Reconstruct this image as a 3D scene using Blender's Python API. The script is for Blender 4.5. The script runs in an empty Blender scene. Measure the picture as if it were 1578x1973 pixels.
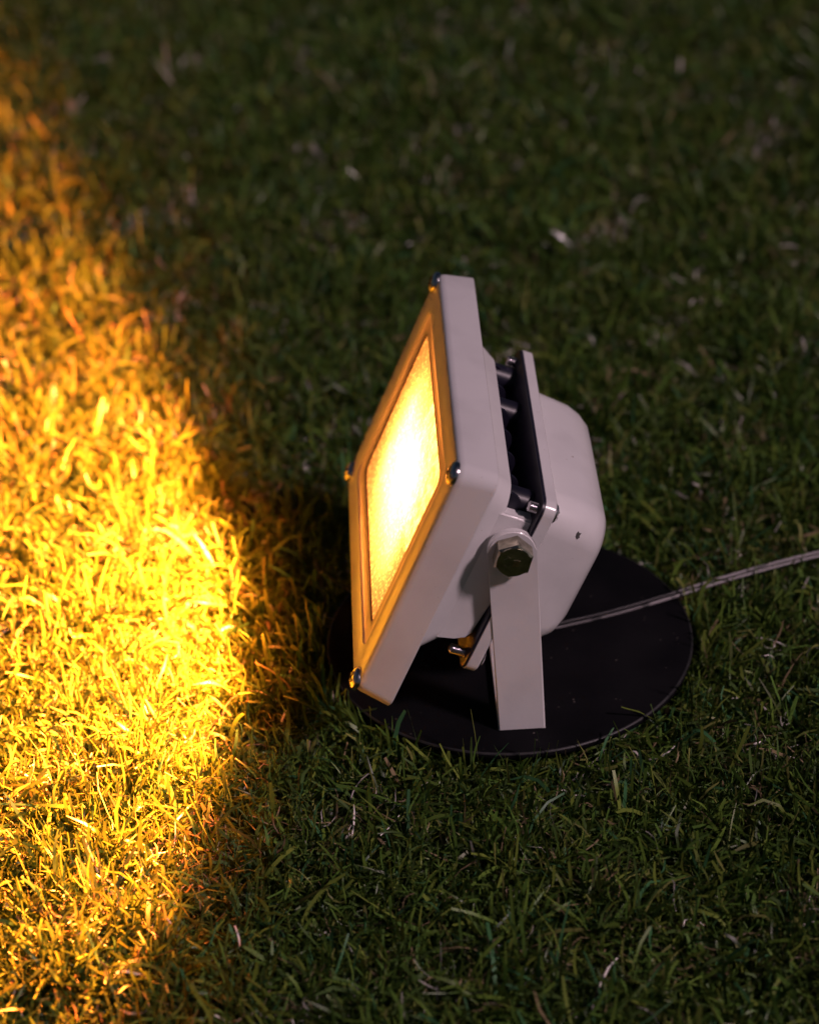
import bpy, bmesh, math, random
import numpy as np
from mathutils import Vector, Matrix

MM = 0.001
rng = np.random.default_rng(7)
random.seed(7)
scene = bpy.context.scene
col = scene.collection

# ------------------------------------------------------------------ camera
cam_data = bpy.data.cameras.new('camera')
cam = bpy.data.objects.new('camera', cam_data)
col.objects.link(cam)
scene.camera = cam
PITCH, ROLL = math.radians(33.888), math.radians(-3.0955)
fw = Vector((0, math.cos(PITCH), -math.sin(PITCH)))
ri = Vector((1, 0, 0))
up = ri.cross(fw)
r2 = math.cos(ROLL) * ri + math.sin(ROLL) * up
u2 = -math.sin(ROLL) * ri + math.cos(ROLL) * up
rot = Matrix((r2, u2, -fw)).transposed().to_4x4()
cam.matrix_world = Matrix.Translation(Vector((-36.478, -747.31, 569.84)) * MM) @ rot
cam_data.sensor_fit = 'VERTICAL'
cam_data.sensor_height = 36.0
cam_data.lens = 36.0 * 4395.0 / 1973.0
cam_data.clip_start = 0.01
cam_data.clip_end = 500.0
cam_data.dof.use_dof = True
cam_data.dof.focus_distance = 0.858
cam_data.dof.aperture_fstop = 7.0

# ------------------------------------------------------------------ night sky and the weak overhead light
SUN_DIR = Vector((0.66, -0.48, 0.70)).normalized()      # towards the light
world = bpy.data.worlds.new('World')
scene.world = world
world.use_nodes = True
wn = world.node_tree
wn.nodes.clear()
sky = wn.nodes.new('ShaderNodeTexSky')
sky.sky_type = 'NISHITA'
sky.sun_disc = False
sky.sun_elevation = math.asin(SUN_DIR.z)
sky.sun_rotation = math.atan2(SUN_DIR.x, SUN_DIR.y)
bg = wn.nodes.new('ShaderNodeBackground')
bg.inputs['Strength'].default_value = 0.0095
wo = wn.nodes.new('ShaderNodeOutputWorld')
wn.links.new(sky.outputs[0], bg.inputs[0])
wn.links.new(bg.outputs[0], wo.inputs[0])

sun_data = bpy.data.lights.new('overhead_light', 'SUN')
sun_data.energy = 1.85
sun_data.angle = math.radians(6.0)
sun_data.color = (1.0, 0.71, 0.79)
sun = bpy.data.objects.new('overhead_light', sun_data)
col.objects.link(sun)
sun.rotation_euler = SUN_DIR.to_track_quat('Z', 'Y').to_euler()
sun.location = SUN_DIR * 5

vs = scene.view_settings
vs.view_transform = 'Standard'
vs.look = 'None'
vs.exposure = 0.0
vs.gamma = 1.0
vs.use_curve_mapping = False
scene.render.engine = 'CYCLES'
cy = scene.cycles
cy.use_denoising = True
cy.sample_clamp_indirect = 4.0
cy.max_bounces = 8
cy.diffuse_bounces = 4
cy.transparent_max_bounces = 12
cy.caustics_reflective = False
cy.caustics_refractive = False

AMBER = (1.0, 0.195, 0.028)        # the beam
GLOW = (1.0, 0.30, 0.05)            # what the lit glass shows


# ------------------------------------------------------------------ materials
def material(name):
    m = bpy.data.materials.new(name)
    m.use_nodes = True
    nt = m.node_tree
    return m, nt, nt.nodes['Principled BSDF'], nt.nodes['Material Output']


def node(nt, kind, **kw):
    n = nt.nodes.new(kind)
    for k, v in kw.items():
        if k in n.inputs:
            n.inputs[k].default_value = v
        else:
            setattr(n, k, v)
    return n


def ramp(nt, fac, stops):
    r = nt.nodes.new('ShaderNodeValToRGB')
    e = r.color_ramp.elements
    while len(e) < len(stops):
        e.new(0.5)
    for el, (p, c) in zip(e, stops):
        el.position = p
        el.color = (*c, 1)
    nt.links.new(fac, r.inputs[0])
    return r


def white_paint():
    m, nt, b, out = material('white_powder_coat')
    tc = node(nt, 'ShaderNodeTexCoord')
    n1 = node(nt, 'ShaderNodeTexNoise', Scale=35.0, Detail=5.0)
    nt.links.new(tc.outputs['Object'], n1.inputs['Vector'])
    base = ramp(nt, n1.outputs[0], [(0.3, (0.66, 0.65, 0.645)), (0.55, (0.75, 0.74, 0.735)), (0.8, (0.76, 0.75, 0.735))])
    # sparse dust and dirt specks
    n2 = node(nt, 'ShaderNodeTexNoise', Scale=420.0, Detail=2.0)
    nt.links.new(tc.outputs['Object'], n2.inputs['Vector'])
    sp = ramp(nt, n2.outputs[0], [(0.735, (0, 0, 0)), (0.80, (1, 1, 1))])
    mx = node(nt, 'ShaderNodeMix', data_type='RGBA')
    nt.links.new(sp.outputs[0], mx.inputs[0])
    nt.links.new(base.outputs[0], mx.inputs[6])
    mx.inputs[7].default_value = (0.5, 0.45, 0.41, 1)
    nt.links.new(mx.outputs[2], b.inputs['Base Color'])
    rr = node(nt, 'ShaderNodeMapRange')
    rr.inputs[3].default_value = 0.17
    rr.inputs[4].default_value = 0.26
    nt.links.new(n1.outputs[0], rr.inputs[0])
    nt.links.new(rr.outputs[0], b.inputs['Roughness'])
    b.inputs['Specular IOR Level'].default_value = 0.55
    n3 = node(nt, 'ShaderNodeTexNoise', Scale=900.0, Detail=1.0)
    nt.links.new(tc.outputs['Object'], n3.inputs['Vector'])
    bp = node(nt, 'ShaderNodeBump', Strength=0.07, Distance=0.0004)
    nt.links.new(n3.outputs[0], bp.inputs['Height'])
    nt.links.new(bp.outputs[0], b.inputs['Normal'])
    return m


def simple(name, color, rough, metal=0.0, noise=0.0, scale=200.0, bump=0.0):
    m, nt, b, out = material(name)
    b.inputs['Metallic'].default_value = metal
    b.inputs['Roughness'].default_value = rough
    tc = node(nt, 'ShaderNodeTexCoord')
    n1 = node(nt, 'ShaderNodeTexNoise', Scale=scale, Detail=4.0)
    nt.links.new(tc.outputs['Object'], n1.inputs['Vector'])
    lo = tuple(c * (1 - noise) for c in color)
    hi = tuple(min(1, c * (1 + noise)) for c in color)
    r = ramp(nt, n1.outputs[0], [(0.35, lo), (0.65, hi)])
    nt.links.new(r.outputs[0], b.inputs['Base Color'])
    if bump:
        bp = node(nt, 'ShaderNodeBump', Strength=bump, Distance=0.0004)
        nt.links.new(n1.outputs[0], bp.inputs['Height'])
        nt.links.new(bp.outputs[0], b.inputs['Normal'])
    return m


def rubber_disc():
    m, nt, b, out = material('dusty_black_rubber')
    tc = node(nt, 'ShaderNodeTexCoord')
    big = node(nt, 'ShaderNodeTexNoise', Scale=28.0, Detail=4.0)
    nt.links.new(tc.outputs['Object'], big.inputs['Vector'])
    base = ramp(nt, big.outputs[0], [(0.35, (0.004, 0.0042, 0.0053)), (0.7, (0.009, 0.0088, 0.0102))])
    vor = node(nt, 'ShaderNodeTexVoronoi', Scale=230.0)
    nt.links.new(tc.outputs['Object'], vor.inputs['Vector'])
    dots = ramp(nt, vor.outputs['Distance'], [(0.05, (1, 1, 1)), (0.13, (0, 0, 0))])
    msk = node(nt, 'ShaderNodeTexNoise', Scale=60.0, Detail=3.0)
    nt.links.new(tc.outputs['Object'], msk.inputs['Vector'])
    mr = ramp(nt, msk.outputs[0], [(0.50, (0, 0, 0)), (0.66, (1, 1, 1))])
    mul = node(nt, 'ShaderNodeMath', operation='MULTIPLY')
    nt.links.new(dots.outputs[0], mul.inputs[0])
    nt.links.new(mr.outputs[0], mul.inputs[1])
    mx = node(nt, 'ShaderNodeMix', data_type='RGBA')
    nt.links.new(mul.outputs[0], mx.inputs[0])
    nt.links.new(base.outputs[0], mx.inputs[6])
    mx.inputs[7].default_value = (0.10, 0.09, 0.08, 1)
    nt.links.new(mx.outputs[2], b.inputs['Base Color'])
    b.inputs['Roughness'].default_value = 0.85
    b.inputs['Specular IOR Level'].default_value = 0.05
    fine = node(nt, 'ShaderNodeTexNoise', Scale=700.0, Detail=2.0)
    nt.links.new(tc.outputs['Object'], fine.inputs['Vector'])
    bp = node(nt, 'ShaderNodeBump', Strength=0.25, Distance=0.0004)
    nt.links.new(fine.outputs[0], bp.inputs['Height'])
    nt.links.new(bp.outputs[0], b.inputs['Normal'])
    return m


def frosted_pane():
    m, nt, b, out = material('frosted_glass_granules')
    nt.nodes.remove(b)
    tc = node(nt, 'ShaderNodeTexCoord')
    vor = node(nt, 'ShaderNodeTexVoronoi', Scale=600.0)
    nt.links.new(tc.outputs['Object'], vor.inputs['Vector'])
    n1 = node(nt, 'ShaderNodeTexNoise', Scale=260.0, Detail=4.0)
    nt.links.new(tc.outputs['Object'], n1.inputs['Vector'])
    add = node(nt, 'ShaderNodeMath', operation='ADD')
    nt.links.new(vor.outputs['Distance'], add.inputs[0])
    nt.links.new(n1.outputs[0], add.inputs[1])
    tr = ramp(nt, add.outputs[0], [(0.45, (1, 1, 1)), (1.0, (0.35, 0.35, 0.35))])
    tl = node(nt, 'ShaderNodeBsdfTranslucent')
    nt.links.new(tr.outputs[0], tl.inputs['Color'])
    tp = node(nt, 'ShaderNodeBsdfTransparent')
    gl = node(nt, 'ShaderNodeBsdfGlossy', Roughness=0.25)
    bp = node(nt, 'ShaderNodeBump', Strength=0.5, Distance=0.0006)
    nt.links.new(add.outputs[0], bp.inputs['Height'])
    nt.links.new(bp.outputs[0], gl.inputs['Normal'])
    fac = ramp(nt, n1.outputs[0], [(0.35, (0.84, 0.84, 0.84)), (0.65, (0.97, 0.97, 0.97))])
    m1 = node(nt, 'ShaderNodeMixShader')
    nt.links.new(fac.outputs[0], m1.inputs[0])
    nt.links.new(tp.outputs[0], m1.inputs[1])
    nt.links.new(tl.outputs[0], m1.inputs[2])
    m2 = node(nt, 'ShaderNodeMixShader')
    m2.inputs[0].default_value = 0.05
    nt.links.new(m1.outputs[0], m2.inputs[1])
    nt.links.new(gl.outputs[0], m2.inputs[2])
    em = node(nt, 'ShaderNodeEmission')               # the lit glass itself glows
    em.inputs['Color'].default_value = (*GLOW, 1)
    grain = ramp(nt, add.outputs[0], [(0.4, (1, 1, 1)), (1.0, (0.15, 0.15, 0.15))])
    em_s = node(nt, 'ShaderNodeMath', operation='MULTIPLY')
    nt.links.new(grain.outputs[0], em_s.inputs[0])
    em_s.inputs[1].default_value = 2.0
    nt.links.new(em_s.outputs[0], em.inputs['Strength'])
    ad = node(nt, 'ShaderNodeAddShader')
    nt.links.new(m2.outputs[0], ad.inputs[0])
    nt.links.new(em.outputs[0], ad.inputs[1])
    nt.links.new(ad.outputs[0], out.inputs['Surface'])
    return m


def clear_mat():
    m, nt, b, out = material('clear_glass_back')
    nt.nodes.remove(b)
    tp = node(nt, 'ShaderNodeBsdfTransparent')
    nt.links.new(tp.outputs[0], out.inputs['Surface'])
    return m


def border_mat():
    m, nt, b, out = material('milky_glass_border')
    b.inputs['Base Color'].default_value = (0.6, 0.56, 0.5, 1)
    b.inputs['Roughness'].default_value = 0.3
    tl = node(nt, 'ShaderNodeBsdfTranslucent')
    tl.inputs['Color'].default_value = (0.8, 0.74, 0.65, 1)
    mx = node(nt, 'ShaderNodeMixShader')
    mx.inputs[0].default_value = 0.28
    nt.links.new(b.outputs[0], mx.inputs[1])
    nt.links.new(tl.outputs[0], mx.inputs[2])
    nt.links.new(mx.outputs[0], out.inputs['Surface'])
    return m


def led_mat():
    m, nt, b, out = material('amber_led_phosphor')
    b.inputs['Base Color'].default_value = (0.8, 0.5, 0.05, 1)
    b.inputs['Emission Color'].default_value = (*GLOW, 1)
    b.inputs['Emission Strength'].default_value = 55.0
    return m


def cable_mat():
    m, nt, b, out = material('white_cable_with_black_overspray')
    at = node(nt, 'ShaderNodeAttribute')
    at.attribute_name = 'paint'
    mx = node(nt, 'ShaderNodeMix', data_type='RGBA')
    nt.links.new(at.outputs['Fac'], mx.inputs[0])
    mx.inputs[6].default_value = (0.27, 0.255, 0.26, 1)
    mx.inputs[7].default_value = (0.016, 0.016, 0.017, 1)
    nt.links.new(mx.outputs[2], b.inputs['Base Color'])
    b.inputs['Roughness'].default_value = 0.45
    return m


def blade_mat():
    m, nt, b, out = material('turf_fibre')
    at = node(nt, 'ShaderNodeAttribute')
    at.attribute_name = 'tint'
    nt.links.new(at.outputs['Color'], b.inputs['Base Color'])
    for sock, lo, hi in (('Roughness', 0.38, 0.25), ('Specular IOR Level', 0.28, 0.5)):     # some fibres are glossier
        mr = node(nt, 'ShaderNodeMapRange')
        mr.inputs[3].default_value = lo
        mr.inputs[4].default_value = hi
        nt.links.new(at.outputs['Alpha'], mr.inputs[0])
        nt.links.new(mr.outputs[0], b.inputs[sock])
    tl = node(nt, 'ShaderNodeBsdfTranslucent')
    nt.links.new(at.outputs['Color'], tl.inputs['Color'])
    mx = node(nt, 'ShaderNodeMixShader')
    mx.inputs[0].default_value = 0.26
    nt.links.new(b.outputs[0], mx.inputs[1])
    nt.links.new(tl.outputs[0], mx.inputs[2])
    nt.links.new(mx.outputs[0], out.inputs['Surface'])
    return m


def soil_mat():
    m, nt, b, out = material('dark_turf_backing')
    tc = node(nt, 'ShaderNodeTexCoord')
    n1 = node(nt, 'ShaderNodeTexNoise', Scale=140.0, Detail=6.0)
    nt.links.new(tc.outputs['Object'], n1.inputs['Vector'])
    r = ramp(nt, n1.outputs[0], [(0.3, (0.008, 0.008, 0.005)), (0.55, (0.022, 0.026, 0.010)), (0.8, (0.045, 0.045, 0.022))])
    nt.links.new(r.outputs[0], b.inputs['Base Color'])
    b.inputs['Roughness'].default_value = 0.9
    bp = node(nt, 'ShaderNodeBump', Strength=0.8, Distance=0.01)
    nt.links.new(n1.outputs[0], bp.inputs['Height'])
    nt.links.new(bp.outputs[0], b.inputs['Normal'])
    return m


PAINT = white_paint()
CHROME = simple('bright_steel', (0.55, 0.53, 0.55), 0.2, 1.0, 0.08, 300)
BOLT = simple('zinc_bolt', (0.50, 0.46, 0.35), 0.24, 1.0, 0.25, 400, 0.15)
BLACK = simple('black_heatsink', (0.010, 0.0095, 0.020), 0.40, 0.0, 0.2, 120)
STEEL_DARK = simple('dark_slot', (0.02, 0.02, 0.02), 0.6)
GASKET = simple('brown_rubber_gasket', (0.05, 0.03, 0.02), 0.6)
ORANGE_METAL = simple('orange_metal', (0.55, 0.33, 0.10), 0.35, 1.0)  # orange-brown metal, used on one standoff only
REFLECTOR = simple('white_reflector', (0.75, 0.73, 0.68), 0.4)
CHIP = simple('paint_chip', (0.05, 0.048, 0.045), 0.7, 0, 0.4, 900, 0.6)
DISC = rubber_disc()
PANE = frosted_pane()
BORDER = border_mat()
RIM = simple('highlit_rubber_rim', (0.02, 0.02, 0.021), 0.5, 0, 0.5, 150)  # lighter grey paints in the highlight along the bevelled edge
CLEAR = clear_mat()
LED = led_mat()
CABLE = cable_mat()
BLADE = blade_mat()
SOIL = soil_mat()


# ------------------------------------------------------------------ mesh helpers
def link(name, bm, mats, parent=None, sharp=35, smooth=True, fix=True):
    if fix:
        bmesh.ops.recalc_face_normals(bm, faces=bm.faces)
    me = bpy.data.meshes.new(name)
    bm.to_mesh(me)
    bm.free()
    for m in (mats if isinstance(mats, (list, tuple)) else [mats]):
        me.materials.append(m)
    if smooth:
        me.polygons.foreach_set('use_smooth', [True] * len(me.polygons))
        me.set_sharp_from_angle(angle=math.radians(sharp))
    o = bpy.data.objects.new(name, me)
    col.objects.link(o)
    o.parent = parent
    return o


def tag(o, label=None, cat=None, group=None, kind=None):
    for k, v in (('label', label), ('category', cat), ('group', group), ('kind', kind)):
        if v:
            o[k] = v


# lamp-local axes: a = along the pivot axis towards the camera, b = up along the glass, n = out of the glass
TH = math.radians(23.988)
H0 = 87.71 - 3.0                                   # pivot height above the base plate
EA = Vector((0, -1, 0))
EB = Vector((math.sin(TH), 0, math.cos(TH)))
EN = Vector((-math.cos(TH), 0, math.sin(TH)))


def L(a, b, n):
    return (a * EA + b * EB + n * EN + Vector((0, 0, H0))) * MM


def rrect(ha, b0, b1, r, k=6):
    pts = []
    for (ca, cb, s) in ((ha - r, b1 - r, 0), (-ha + r, b1 - r, 90), (-ha + r, b0 + r, 180), (ha - r, b0 + r, 270)):
        for i in range(k + 1):
            t = math.radians(s + 90 * i / k)
            pts.append((ca + r * math.cos(t), cb + r * math.sin(t)))
    return pts


def loft(bm, secs, caps=(True, True), closed=False, k=6, mapf=L):
    """secs: list of (n, half_a, b0, b1, r)"""
    rings = []
    for (n, ha, b0, b1, r) in secs:
        rings.append([bm.verts.new(mapf(a, b, n)) for a, b in rrect(ha, b0, b1, r, k)])
    m = len(rings[0])
    rng_ = range(len(rings)) if closed else range(len(rings) - 1)
    for i in rng_:
        A, B = rings[i], rings[(i + 1) % len(rings)]
        for j in range(m):
            bm.faces.new((A[j], A[(j + 1) % m], B[(j + 1) % m], B[j]))
    if not closed:
        if caps[0]:
            bm.faces.new(rings[0])
        if caps[1]:
            bm.faces.new(rings[-1])
    return rings


def lathe(bm, origin, axis, prof, seg=20, mat=0, ref=None, hexa=False):
    """prof: list of (distance along axis, radius) in mm; origin in metres"""
    axis = axis.normalized()
    e1 = axis.orthogonal().normalized() if ref is None else (ref - ref.dot(axis) * axis).normalized()
    e2 = axis.cross(e1)
    rings = []
    for d, r in prof:
        rings.append([bm.verts.new(origin + (axis * d + e1 * r * math.cos(2 * math.pi * i / seg) + e2 * r * math.sin(2 * math.pi * i / seg)) * MM) for i in range(seg)])
    fs = []
    for A, B in zip(rings, rings[1:]):
        for j in range(seg):
            fs.append(bm.faces.new((A[j], A[(j + 1) % seg], B[(j + 1) % seg], B[j])))
    fs.append(bm.faces.new(rings[0]))
    fs.append(bm.faces.new(rings[-1]))
    for f in fs:
        f.material_index = mat
    return fs


def obox(bm, c, ax, half, mat=0, bev=0.0):
    """oriented box: c metres, ax three unit vectors, half sizes in mm"""
    vs_ = {}
    for i in (-1, 1):
        for j in (-1, 1):
            for k in (-1, 1):
                vs_[i, j, k] = bm.verts.new(c + (ax[0] * i * half[0] + ax[1] * j * half[1] + ax[2] * k * half[2]) * MM)
    quads = [((-1, -1, -1), (-1, 1, -1), (-1, 1, 1), (-1, -1, 1)), ((1, -1, -1), (1, -1, 1), (1, 1, 1), (1, 1, -1)),
             ((-1, -1, -1), (-1, -1, 1), (1, -1, 1), (1, -1, -1)), ((-1, 1, -1), (1, 1, -1), (1, 1, 1), (-1, 1, 1)),
             ((-1, -1, -1), (1, -1, -1), (1, 1, -1), (-1, 1, -1)), ((-1, -1, 1), (-1, 1, 1), (1, 1, 1), (1, -1, 1))]
    fs = [bm.faces.new([vs_[q] for q in qq]) for qq in quads]
    for f in fs:
        f.material_index = mat
    if bev:
        es = list({e for f in fs for e in f.edges})
        bmesh.ops.bevel(bm, geom=es, offset=bev * MM, segments=2, affect='EDGES', profile=0.6)
    return fs


# ------------------------------------------------------------------ ground
bm = bmesh.new()
for x, y in ((-60, -60), (60, -60), (60, 60), (-60, 60)):
    bm.verts.new((x, y, -0.0133))
bm.faces.new(bm.verts)
g = link('ground', bm, SOIL, smooth=False)
tag(g, kind='structure')

DISC_C = (1.64, 1.29)
DISC_R = 75.0
DISC_TOP = 3.0


def field(x, y, seed, wl):
    r = np.random.default_rng(seed)
    v = np.zeros_like(x)
    for i in range(7):
        th = r.uniform(0, 2 * np.pi)
        k = 2 * np.pi / (wl * r.uniform(0.6, 1.7))
        v += np.sin(k * (x * np.cos(th) + y * np.sin(th)) + r.uniform(0, 6.28))
    return v / 2.6


def blades(x, y, kind, tuft=None):
    """returns verts (N,8,3) mm and tints (N,3)"""
    N = len(x)
    hgt = field(x, y, 1, 90)
    lay = field(x, y, 2, 60)
    azf = field(x, y, 3, 120) * 1.6
    r = rng
    if kind == 'blade':
        th = tuft['h'] if tuft else 1.0
        ln = r.uniform(9, 22, N) * (1 + 0.2 * hgt) * th
        wd = (0.26 + 0.52 * r.uniform(0, 1, N) ** 1.5) * (tuft['w'] if tuft else 1.0)
        el0 = np.radians(np.clip(r.normal(56, 19, N) - 9 * lay, 8, 88))
        bend = np.radians(r.normal(-80, 75, N))
        z0 = r.uniform(-13.0, -9.0, N)
    elif kind == 'tall':                            # single longer, wider, brighter blades
        ln = r.uniform(13, 26, N)
        wd = r.uniform(0.45, 0.9, N)
        el0 = np.radians(np.clip(r.normal(55, 20, N), 15, 88))
        bend = np.radians(r.normal(-45, 40, N))
        z0 = r.uniform(-11.5, -7.0, N)
    else:                                           # thatch: thin, curly, lying flat
        ln = r.uniform(6, 15, N)
        wd = r.uniform(0.16, 0.4, N)
        el0 = np.radians(r.normal(8, 22, N))
        bend = np.radians(r.normal(0, 90, N))
        z0 = r.uniform(-9, -1.0, N) + 1.2 * hgt
    az = r.uniform(0, 2 * np.pi, N) + 0.5 * azf
    if tuft:
        az = tuft['az'] + r.normal(0, 0.7, N)
    daz = r.normal(0, 2.2 if kind == 'thatch' else 1.1, N)
    tw = r.uniform(0, np.pi, N)
    dtw = r.normal(0, 0.7, N)
    NS = 4
    p = np.stack([x, y, z0], 1)
    V = np.zeros((N, (NS + 1) * 2, 3))
    for i in range(NS + 1):
        t = i / NS
        e = el0 + bend * t
        a = az + daz * t
        d = np.stack([np.cos(e) * np.cos(a), np.cos(e) * np.sin(a), np.sin(e)], 1)
        s0 = np.stack([-np.sin(a), np.cos(a), np.zeros(N)], 1)
        s1 = np.cross(d, s0)
        w = tw + dtw * t
        s = s0 * np.cos(w)[:, None] + s1 * np.sin(w)[:, None]
        wv = wd * (1.0 if i < NS else r.uniform(0.25, 0.95, N))
        V[:, 2 * i] = p - s * wv[:, None]
        V[:, 2 * i + 1] = p + s * wv[:, None]
        p = p + d * (ln / NS)[:, None]
    # keep clear of the base plate
    cx, cy_ = DISC_C
    base_in = np.hypot(x - cx, y - cy_) < DISC_R + 1.5
    rad = np.hypot(V[:, :, 0] - cx, V[:, :, 1] - cy_)
    inside = rad < DISC_R + 1.0
    zz = V[:, :, 2]
    flat = base_in[:, None] & (rad < DISC_R + 2.5) & (zz > -0.7)
    zz[flat] = -0.7 - r.uniform(0, 1.5, flat.sum())
    push = (~base_in)[:, None] & inside & (zz < DISC_TOP + 1.0) & (zz > -1.0)
    k = np.where(push, (DISC_R + 1.0 + r.uniform(0, 1.2, rad.shape)) / np.maximum(rad, 1), 1)
    V[:, :, 0] = cx + (V[:, :, 0] - cx) * k
    V[:, :, 1] = cy_ + (V[:, :, 1] - cy_) * k
    drop = push.any(axis=1)
    over = (~base_in) & (rad < DISC_R + 0.5).any(axis=1)
    drop |= (~base_in) & (rad < DISC_R - 7.0).any(axis=1)
    drop |= over & ((kind == 'thatch') | (r.uniform(0, 1, N) < 0.8))
    drop |= flat.any(axis=1)
    drop |= base_in & (kind == 'tall')
    V = V[~drop]
    tb = tuft['c'][~drop] if tuft else 0.0
    x, y, N = x[~drop], y[~drop], int((~drop).sum())
    # tints: fibre colours mixed per blade; the rare white paints in glints
    pal = np.array([(0.058, 0.112, 0.020), (0.074, 0.122, 0.020), (0.105, 0.140, 0.024), (0.036, 0.105, 0.040),
                    (0.050, 0.086, 0.022), (0.140, 0.150, 0.042), (0.20, 0.150, 0.085), (0.60, 0.56, 0.52)])
    cf = field(x, y, 5, 70)
    w0 = np.array([0.30, 0.25, 0.13, 0.09, 0.15, 0.045, 0.014, 0.0012])
    if kind == 'tall':
        w0 = np.array([0.20, 0.30, 0.38, 0.08, 0, 0.04, 0, 0])
    if kind == 'thatch':
        w0 = np.array([0.20, 0.17, 0.12, 0.03, 0.12, 0.10, 0.20, 0.008])
    cum = np.cumsum(w0 / w0.sum())
    u = r.uniform(0, 1, N)
    u = np.where(u < 0.93, np.clip(u + 0.10 * cf + tb, 0, 0.93), u)
    if kind == 'thatch':                            # dead thatch gathers in patches
        u = np.clip(r.uniform(0, 1, N) + 0.22 * field(x, y, 9, 55) - 0.08, 0, 0.993)
        u = np.where(r.uniform(0, 1, N) < 0.006, 0.999, u)  # a few fibres coloured white to stand for glints
    idx = np.searchsorted(cum, u)
    T = pal[np.minimum(idx, 7)] * (1.35 * r.uniform(0.45, 1.55, N))[:, None]
    gl = (r.uniform(0, 1, N) < 0.014).astype(float)
    return V, np.concatenate([T, gl[:, None]], 1), NS


def grass_object(name, sets, label, cat):
    vs_, fs_, ts_ = [], [], []
    off = 0
    for V, T, NS in sets:
        N = len(V)
        nv = V.shape[1]
        vs_.append(V.reshape(-1, 3))
        q = np.array([[2 * i, 2 * i + 1, 2 * i + 3, 2 * i + 2] for i in range(NS)])
        fs_.append((np.arange(N)[:, None, None] * nv + q[None] + off).reshape(-1, 4))
        ts_.append(np.repeat(T, nv, axis=0))
        off += N * nv
    Vv = (np.concatenate(vs_) * MM).astype(np.float32)
    F = np.concatenate(fs_).astype(np.int32)
    T = np.concatenate(ts_)
    me = bpy.data.meshes.new(name)
    me.vertices.add(len(Vv))
    me.vertices.foreach_set('co', Vv.ravel())
    me.loops.add(F.size)
    me.loops.foreach_set('vertex_index', F.ravel())
    me.polygons.add(len(F))
    me.polygons.foreach_set('loop_start', np.arange(len(F), dtype=np.int32) * 4)
    me.polygons.foreach_set('use_smooth', np.ones(len(F), dtype=bool))
    me.update(calc_edges=True)
    at = me.color_attributes.new('tint', 'FLOAT_COLOR', 'POINT')
    at.data.foreach_set('color', T.astype(np.float32).ravel())
    me.materials.append(BLADE)
    o = bpy.data.objects.new(name, me)
    col.objects.link(o)
    tag(o, label, cat, kind='stuff')
    return o


def scatter(x0, x1, y0, y1, per, keep):
    n = int((x1 - x0) * (y1 - y0) / per)
    x = rng.uniform(x0, x1, n)
    y = rng.uniform(y0, y1, n)
    k = keep(x, y)
    return x[k], y[k]


def in_view(x, y):
    """ground the photograph shows, with a margin"""
    t = (y + 230) / 990.0
    return (x > -205 - 130 * t) & (x < 125 + 150 * t) & (y > -250) & (y < 780)


def not_under(x, y):
    return np.hypot(x - DISC_C[0], y - DISC_C[1]) > 58


def near_ok(x, y):
    return in_view(x, y) & not_under(x, y)


def far_ok(x, y):
    return ~in_view(x, y)


def tufted(per_tuft, count, y0, y1, wide):
    """turf grows in tufts: each a spray of fibres round one stitch"""
    tx, ty = scatter(-345, 300, y0, y1, per_tuft, near_ok)
    n = len(tx)
    h = np.clip(rng.normal(1.0, 0.28, n), 0.45, 1.7)
    cc = rng.normal(0, 0.14, n)
    az = rng.uniform(0, 2 * np.pi, (n, count))
    rr = np.abs(rng.normal(0, 2.2, (n, count)))
    x = (tx[:, None] + rr * np.cos(az)).ravel()
    y = (ty[:, None] + rr * np.sin(az)).ravel()
    return blades(x, y, 'blade', {'h': np.repeat(h, count), 'az': az.ravel(), 'c': np.repeat(cc, count), 'w': wide})


sets = [tufted(42.0, 17, -255, 320, 1.0), tufted(62.0, 17, 320, 785, 1.25)]
x, y = scatter(-345, 300, -255, 785, 6.0, near_ok)
sets.append(blades(x, y, 'thatch'))
x, y = scatter(-345, 300, -255, 785, 170.0, near_ok)
sets.append(blades(x, y, 'tall'))
# longer blades bent up round the rim of the base plate, thickest at the left and front left
ang = np.concatenate([rng.uniform(0, 2 * np.pi, 110), rng.normal(math.radians(205), 0.45, 420)])
rad_ = DISC_R + rng.uniform(2.0, 10.0, len(ang))
sets.append(blades(DISC_C[0] + rad_ * np.cos(ang), DISC_C[1] + rad_ * np.sin(ang), 'tall'))
x, y = scatter(-900, 900, -600, 1700, 45.0, far_ok)
Vf, Tf, NSf = blades(x, y, 'blade')
c = Vf.mean(axis=1, keepdims=True)
sets.append((c + (Vf - c) * np.array([2.6, 2.6, 1.1]), Tf, NSf))
grass_object('lawn_grass', sets, 'dense short green turf with tan thatch, amber where the lamp lights it', 'grass')

# ------------------------------------------------------------------ base plate
bm = bmesh.new()
lathe(bm, Vector((DISC_C[0], DISC_C[1], 0)) * MM, Vector((0, 0, 1)),
      [(0.0, DISC_R - 0.6), (0.4, DISC_R - 0.1), (1.2, DISC_R), (2.3, DISC_R), (2.8, DISC_R - 0.25), (3.0, DISC_R - 0.8)], seg=160)
bm.faces.ensure_lookup_table()
for f in bm.faces:
    zc = f.calc_center_median().z / MM
    if 2.3 < zc < 2.98:
        f.material_index = 1
disc = link('base_plate', bm, [DISC, RIM], sharp=50)
tag(disc, 'round flat black base plate lying on the grass under the white floodlight', 'base plate')

# ------------------------------------------------------------------ floodlight
lamp = bpy.data.objects.new('floodlight', None)
lamp.empty_display_size = 0.05
col.objects.link(lamp)
lamp.location = (0, 0, DISC_TOP * MM)
lamp.rotation_euler = (0, 0, math.radians(0.403))
tag(lamp, 'white metal floodlight glowing amber, tilted on a bracket above black base plate', 'floodlight')

CB = -17.2          # middle of the glass along b


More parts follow.
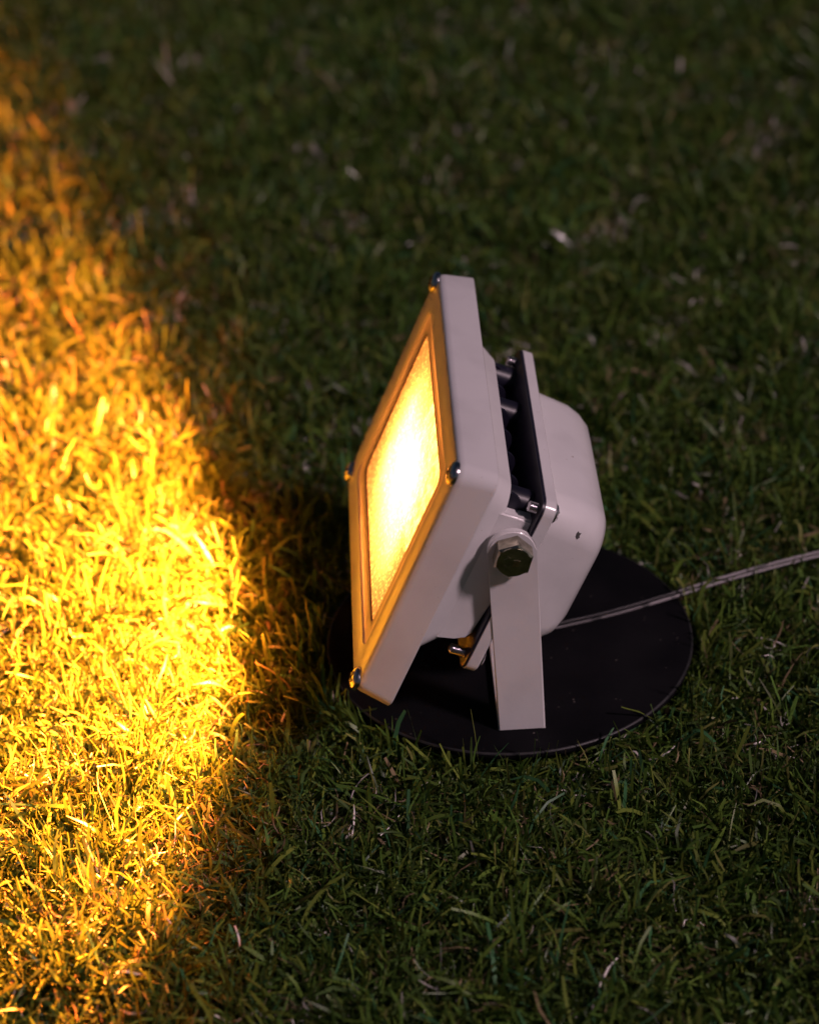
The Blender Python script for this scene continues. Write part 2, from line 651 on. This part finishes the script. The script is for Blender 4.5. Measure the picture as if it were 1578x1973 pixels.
def sec(n, ha, hb, r, cb=CB):
    return (n, ha, cb - hb, cb + hb, r)


# front frame: closed ring of cross-sections
bm = bmesh.new()
loft(bm, [sec(21.6, 77.4, 54.2, 5.0), sec(22.2, 78.0, 54.8, 5.6), sec(33.8, 76.2, 53.4, 6.2), sec(35.4, 75.7, 52.9, 6.2), sec(36.2, 74.9, 52.1, 6.0),
          sec(36.5, 73.8, 51.0, 5.5),
          sec(36.5, 62.9, 42.3, 6.3), sec(36.4, 62.4, 41.8, 6.0), sec(36.1, 62.2, 41.6, 5.8), sec(33.0, 62.2, 41.6, 5.8), sec(21.6, 63.0, 42.4, 5.8)], closed=True)
frame = link('front_frame', bm, PAINT, lamp)

# glass: frosted centre, clear back
bm = bmesh.new()
loft(bm, [sec(33.2, 54.8, 35.3, 4.2), sec(34.7, 54.8, 35.3, 4.2)])
bm.faces.ensure_lookup_table()
for f in bm.faces:
    f.material_index = 1
bm.faces[-1].material_index = 0
pane = link('glass_pane', bm, [PANE, CLEAR], lamp, smooth=False)

# milky border of the glass, and the dark seal between it and the frosted centre
bm = bmesh.new()
loft(bm, [sec(35.45, 62.1, 41.5, 5.7), sec(35.6, 61.6, 41.0, 5.5), sec(35.6, 54.9, 35.4, 4.5), sec(35.45, 54.7, 35.2, 4.4)], caps=(False, False))
link('glass_border', bm, BORDER, pane)
bm = bmesh.new()
loft(bm, [sec(34.75, 55.8, 36.3, 4.8), sec(35.42, 55.8, 36.3, 4.8), sec(35.42, 54.7, 35.2, 4.4), sec(34.75, 54.5, 35.0, 4.3)], closed=True)
link('gasket', bm, GASKET, pane)

# reflector tray and led panel
bm = bmesh.new()
loft(bm, [sec(34.0, 62.0, 41.4, 5.0), sec(25.0, 46.0, 28.0, 4.0), sec(24.6, 46.0, 28.0, 4.0), sec(33.6, 62.15, 41.55, 5.0)], closed=True)
obox(bm, L(0, CB, 24.7), (EA, EB, EN), (47, 29, 0.2))
link('reflector', bm, REFLECTOR, lamp)
bm = bmesh.new()
obox(bm, L(0, CB, 25.8), (EA, EB, EN), (34, 19, 0.7))
link('led_panel', bm, LED, lamp, smooth=False)

# the lamp's own beam
ld = bpy.data.lights.new('led_beam', 'SPOT')
ld.energy = 192.0
ld.color = AMBER
ld.spot_size = math.radians(156)
ld.spot_blend = 0.14
ld.shadow_soft_size = 0.006
lo = bpy.data.objects.new('led_beam', ld)
col.objects.link(lo)
lo.parent = lamp
lo.location = L(0, CB, 37.4)
lo.rotation_euler = (-EN).to_track_quat('Z', 'Y').to_euler()


sd = bpy.data.lights.new('led_spill', 'SPOT')      # wide stray light leaving the glass
sd.energy = 9.0
sd.color = AMBER
sd.spot_size = math.radians(177)
sd.spot_blend = 0.2
sd.shadow_soft_size = 0.02
so = bpy.data.objects.new('led_spill', sd)
col.objects.link(so)
so.parent = lamp
so.location = L(0, CB, 38.0)
so.rotation_euler = (-EN).to_track_quat('Z', 'Y').to_euler()


def pan_screw(at, axis, parent, r=4.0, h=2.4, spin=0.3, shank=0.0):
    """chrome cross-head screw, head standing along axis"""
    bm = bmesh.new()
    lathe(bm, at, axis, [(-0.6, r * 0.98), (0.5, r), (h * 0.55, r * 0.93), (h * 0.85, r * 0.68), (h, r * 0.35)], seg=18)
    e1 = axis.orthogonal().normalized()
    e2 = axis.cross(e1)
    d1 = e1 * math.cos(spin) + e2 * math.sin(spin)
    d2 = axis.cross(d1)
    for d, p_ in ((d1, d2), (d2, d1)):
        obox(bm, at + axis * (h * 0.93) * MM, (d, p_, axis), (r * 0.52, r * 0.13, h * 0.10), mat=1)
    if shank:
        prof = []
        d = 0.0
        while d < shank:
            prof += [(-2 - d, 1.75), (-2 - d - 0.3, 2.15), (-2 - d - 0.6, 1.75)]
            d += 0.62
        prof.append((-2 - shank - 0.8, 1.2))
        lathe(bm, at, axis, prof[::-1], seg=12)
    return link('screw', bm, [CHROME, STEEL_DARK], parent, sharp=30)


for i, (sa, sb) in enumerate(((-1, 1), (1, 1), (1, -1), (-1, -1))):
    pan_screw(L(sa * 71.4, CB + sb * 48.6, 36.5), EN, frame, 4.6, 2.2, spin=0.4 + i)

# housing behind the frame
bm = bmesh.new()
loft(bm, [(24.0, 62, -64, 27, 10), (21.8, 61, -63, 26, 10), (14.0, 57, -58.5, 22.5, 10), (9.0, 54.5, -55, 20.2, 10), (7.4, 53.6, -54, 19.4, 9.6), (7.0, 52.6, -53, 18.4, 9)])
housing = link('housing', bm, PAINT, lamp)
for s in (1, -1):       # pivot lugs on both sides
    bm = bmesh.new()
    prof = [(15, 10.5), (13.5, 11.8), (-3.5, 11.8), (-6.5, 10.4), (-8.2, 7.0), (-8.6, -3.0), (-6.5, -13.0), (-3.0, -22.0), (-2.2, -43.0), (-0.5, -46.2), (3.5, -47.5), (15, -51.0)]
    A = [bm.verts.new(L(s * 49.0, q, w)) for w, q in prof]
    B = [bm.verts.new(L(s * 54.6, q, w)) for w, q in prof]
    m = len(prof)
    bm.faces.new(A)
    top = bm.faces.new(B)
    for j in range(m):
        bm.faces.new((A[j], A[(j + 1) % m], B[(j + 1) % m], B[j]))
    bmesh.ops.bevel(bm, geom=list(top.edges), offset=0.8 * MM, segments=3, affect='EDGES')
    link('pivot_lug', bm, PAINT, lamp)

# black heat sink: core, fins and standoffs
bm = bmesh.new()
loft(bm, [(7.2, 50, -50, 15, 6), (2.0, 48, -46, 11, 6)])
link('heat_sink', bm, BLACK, lamp)
fin_bm = bmesh.new()
prof = []
for i in range(7):
    t = math.radians(90 * i / 6)
    prof.append((7.2 - 0.2 - 5.5 * math.sin(t), 13.0 + 5.0 * math.cos(t)))
prof += [(1.5, -48), (7.0, -53)]
A = [fin_bm.verts.new(L(-0.7, q, w)) for w, q in prof]
B = [fin_bm.verts.new(L(0.7, q, w)) for w, q in prof]
fin_bm.faces.new(A)
fin_bm.faces.new(B)
for j in range(len(prof)):
    fin_bm.faces.new((A[j], A[(j + 1) % len(prof)], B[(j + 1) % len(prof)], B[j]))
fin0 = link('cooling_fin', fin_bm, BLACK, lamp)
for k, a in enumerate((-45, -29, -11, 4.5, 20.5, 36.5, 49)):
    o = fin0 if k == 0 else fin0.copy()
    if k:
        col.objects.link(o)
    o.parent = lamp
    o.location = EA * a * MM
for a, b in ((-47, 12), (-20, 12), (43, 12), (-47, -47), (43, -47)):
    bm = bmesh.new()
    lathe(bm, L(a, b, 7.1), -EN, [(0, 5.2), (11.5, 5.2)], seg=24)
    link('standoff', bm, ORANGE_METAL if (a, b) == (43, -47) else BLACK, lamp)

# rear cover: flange and driver box
CF = -18.0
bm = bmesh.new()
loft(bm, [sec(-4.2, 58.4, 40.2, 4.6, CF), sec(-4.5, 59.0, 40.8, 5, CF), sec(-8.4, 59.0, 40.8, 5, CF), sec(-9.0, 58.4, 40.2, 4.6, CF)])
flange = link('cover_flange', bm, PAINT, lamp)
bm = bmesh.new()
loft(bm, [sec(-3.2, 58.2, 40.0, 4.6, CF), sec(-3.4, 58.7, 40.5, 4.8, CF), sec(-4.3, 58.7, 40.5, 4.8, CF)])
link('seal_plate', bm, BLACK, flange)
bm = bmesh.new()
loft(bm, [(-8.9, 46.8, -52.0, 16.4, 13), (-12, 46.7, -51.9, 16.2, 13), (-26, 46.2, -50.8, 15.0, 13), (-31.5, 45.0, -49.2, 13.4, 13), (-35.6, 42.6, -46.8, 11.0, 12.5), (-38.4, 38.5, -42.8, 7.0, 11), (-39.8, 33, -37, 1.4, 9), (-40.3, 26, -31, -5, 6)], k=9)
box = link('driver_box', bm, PAINT, lamp, sharp=60)
for i, (sa, sb) in enumerate(((-1, 1), (1, 1), (1, -1), (-1, -1))):
    pan_screw(L(sa * 53.2, CF + sb * 35.2, -9.0), -EN, flange, 3.9, 2.3, spin=1.1 * i, shank=7.0 if sb > 0 else 9.5)

# little chip knocked out of the paint on the driver box
ok, cpt, cnr, _ = box.closest_point_on_mesh(L(45.5, 6.9, -25.0))
e1 = (EB - EB.dot(cnr) * cnr).normalized()
e2 = cnr.cross(e1)
bm = bmesh.new()
ring = [(-1.9, -0.2), (-0.7, 0.8), (0.3, 0.9), (1.6, 0.3), (0.9, -0.5), (1.2, -1.3), (-0.2, -0.8), (-0.9, -1.1)]
lo_ = [bm.verts.new(cpt + (e1 * u * 0.9 + e2 * w * 0.9) * MM) for u, w in ring]
hi_ = [bm.verts.new(cpt + (e1 * u * 0.85 + e2 * w * 0.85 + cnr * 0.12) * MM) for u, w in ring]
bm.faces.new(hi_)
for k in range(len(ring)):
    bm.faces.new((lo_[k], lo_[(k + 1) % len(ring)], hi_[(k + 1) % len(ring)], hi_[k]))
link('paint_chip', bm, CHIP, box, smooth=False)

# bracket
AW, AT, YA = 9.12, 3.0, 59.6
bm = bmesh.new()
LEAN = 2.2
for s in (1, -1):
    prof = [(-AW + LEAN, 0.0), (AW + LEAN, 0.0)]
    for i in range(17):
        t = math.radians(180 * i / 16)
        prof.append((AW * math.cos(t), H0 + AW * math.sin(t)))
    y0, y1 = -s * (YA - AT), -s * YA
    A = [bm.verts.new(Vector((q, y0, w)) * MM) for q, w in prof]
    B = [bm.verts.new(Vector((q, y1, w)) * MM) for q, w in prof]
    fa, fb = bm.faces.new(A), bm.faces.new(B)
    m = len(prof)
    for j in range(m):
        bm.faces.new((A[j], A[(j + 1) % m], B[(j + 1) % m], B[j]))
    bmesh.ops.bevel(bm, geom=list({e for f in (fa, fb) for e in f.edges}), offset=0.6 * MM, segments=3, affect='EDGES')
obox(bm, Vector((LEAN, 0, 1.5)) * MM, (Vector((1, 0, 0)), Vector((0, 1, 0)), Vector((0, 0, 1))), (AW, YA - AT, 1.45), bev=0.4)
bracket = link('bracket', bm, PAINT, lamp, sharp=40)

for s in (1, -1):       # hexagon bolts through the arms
    bm = bmesh.new()
    ax = EA * s
    o0 = Vector((0, -s * YA, H0)) * MM
    hexref = Vector((0.97, 0, 0.24))
    lathe(bm, o0, ax, [(0.02, 7.6), (6.0, 7.6), (6.7, 6.7)], seg=6, ref=hexref)
    lathe(bm, o0, ax, [(6.4, 6.3), (6.8, 6.2), (6.9, 5.6)], seg=32)
    ex, ez = Vector((1, 0, 0)), Vector((0, 0, 1))
    for (px, pz, hx, hz, ang) in ((-2.6, 1.8, 0.9, 0.22, 0.6), (-1.7, 2.5, 0.8, 0.2, -0.9), (0.6, -0.8, 1.3, 0.22, 1.2), (1.9, -0.6, 1.3, 0.22, 1.2), (1.0, 0.8, 0.9, 0.2, -0.1), (-3.1, -1.5, 0.3, 0.3, 0)):
        dx = ex * math.cos(ang) + ez * math.sin(ang)
        obox(bm, o0 + (ax * 6.95 + ex * px + ez * pz) * MM, (dx, ax.cross(dx), ax), (hx, hz, 0.22))
    link('bolt', bm, BOLT, bracket, sharp=25)


# twin flex from the driver box across the plate into the grass
def wire(path, radius, paint_fn):
    pts = [Vector(q) * MM for q in path]
    # catmull-rom
    dense = []
    P = [pts[0] * 2 - pts[1]] + pts + [pts[-1] * 2 - pts[-2]]
    for i in range(1, len(P) - 2):
        for j in range(14):
            t = j / 14
            p0, p1, p2, p3 = P[i - 1:i + 3]
            dense.append(0.5 * ((2 * p1) + (p2 - p0) * t + (2 * p0 - 5 * p1 + 4 * p2 - p3) * t * t + (3 * p1 - p0 - 3 * p2 + p3) * t ** 3))
    dense.append(pts[-1])
    bm = bmesh.new()
    lay = bm.verts.layers.float.new('paint')
    rings = []
    for i, q in enumerate(dense):
        d = (dense[min(i + 1, len(dense) - 1)] - dense[max(i - 1, 0)]).normalized()
        s = d.cross(Vector((0, 0, 1)))
        s = s.normalized() if s.length > 1e-4 else Vector((1, 0, 0))
        u = s.cross(d)
        ring = []
        for k in range(10):
            t = 2 * math.pi * k / 10
            v = bm.verts.new(q + (s * math.cos(t) + u * math.sin(t)) * radius * MM)
            v[lay] = paint_fn(q.x / MM, k)
            ring.append(v)
        rings.append(ring)
    for A, B in zip(rings, rings[1:]):
        for k in range(10):
            bm.faces.new((A[k], A[(k + 1) % 10], B[(k + 1) % 10], B[k]))
    bm.faces.new(rings[0])
    bm.faces.new(rings[-1])
    return link('power_wire', bm, CABLE, lamp, sharp=60)


def path(off):
    base = [(4, 1, 36), (9, 2, 16), (17, 4, 2.6), (30, 7.6, 0.9), (50, 13.6, 0.9), (72, 21.6, 1.2), (84, 26.0, 1.6), (96, 30.2, 2.0), (116, 36.8, 2.4), (137, 43.3, 2.4),
            (170, 53, 1.4), (230, 66, 3), (320, 76, 4), (460, 72, 3), (640, 84, 4)]
    out = []
    for i, q in enumerate(base):
        a = Vector(base[max(i - 1, 0)])
        b = Vector(base[min(i + 1, len(base) - 1)])
        d = (b - a)
        d.z = 0
        nrm = Vector((-d.y, d.x, 0)).normalized()
        v = Vector(q) + nrm * off
        out.append((v.x, v.y, v.z))
    return out


def paint_far(x, k):
    return max(0.0, min(1.0, (84 - x) / 14))


def paint_near(x, k):
    if x > 61.5:
        return 0.0
    if x > 57.5:
        return 1.0
    if x > 40:
        return 0.55
    if x > 36:
        return 1.0
    return 0.7


wire(path(1.3), 0.66, paint_far)
wire(path(-1.3), 0.66, paint_near)
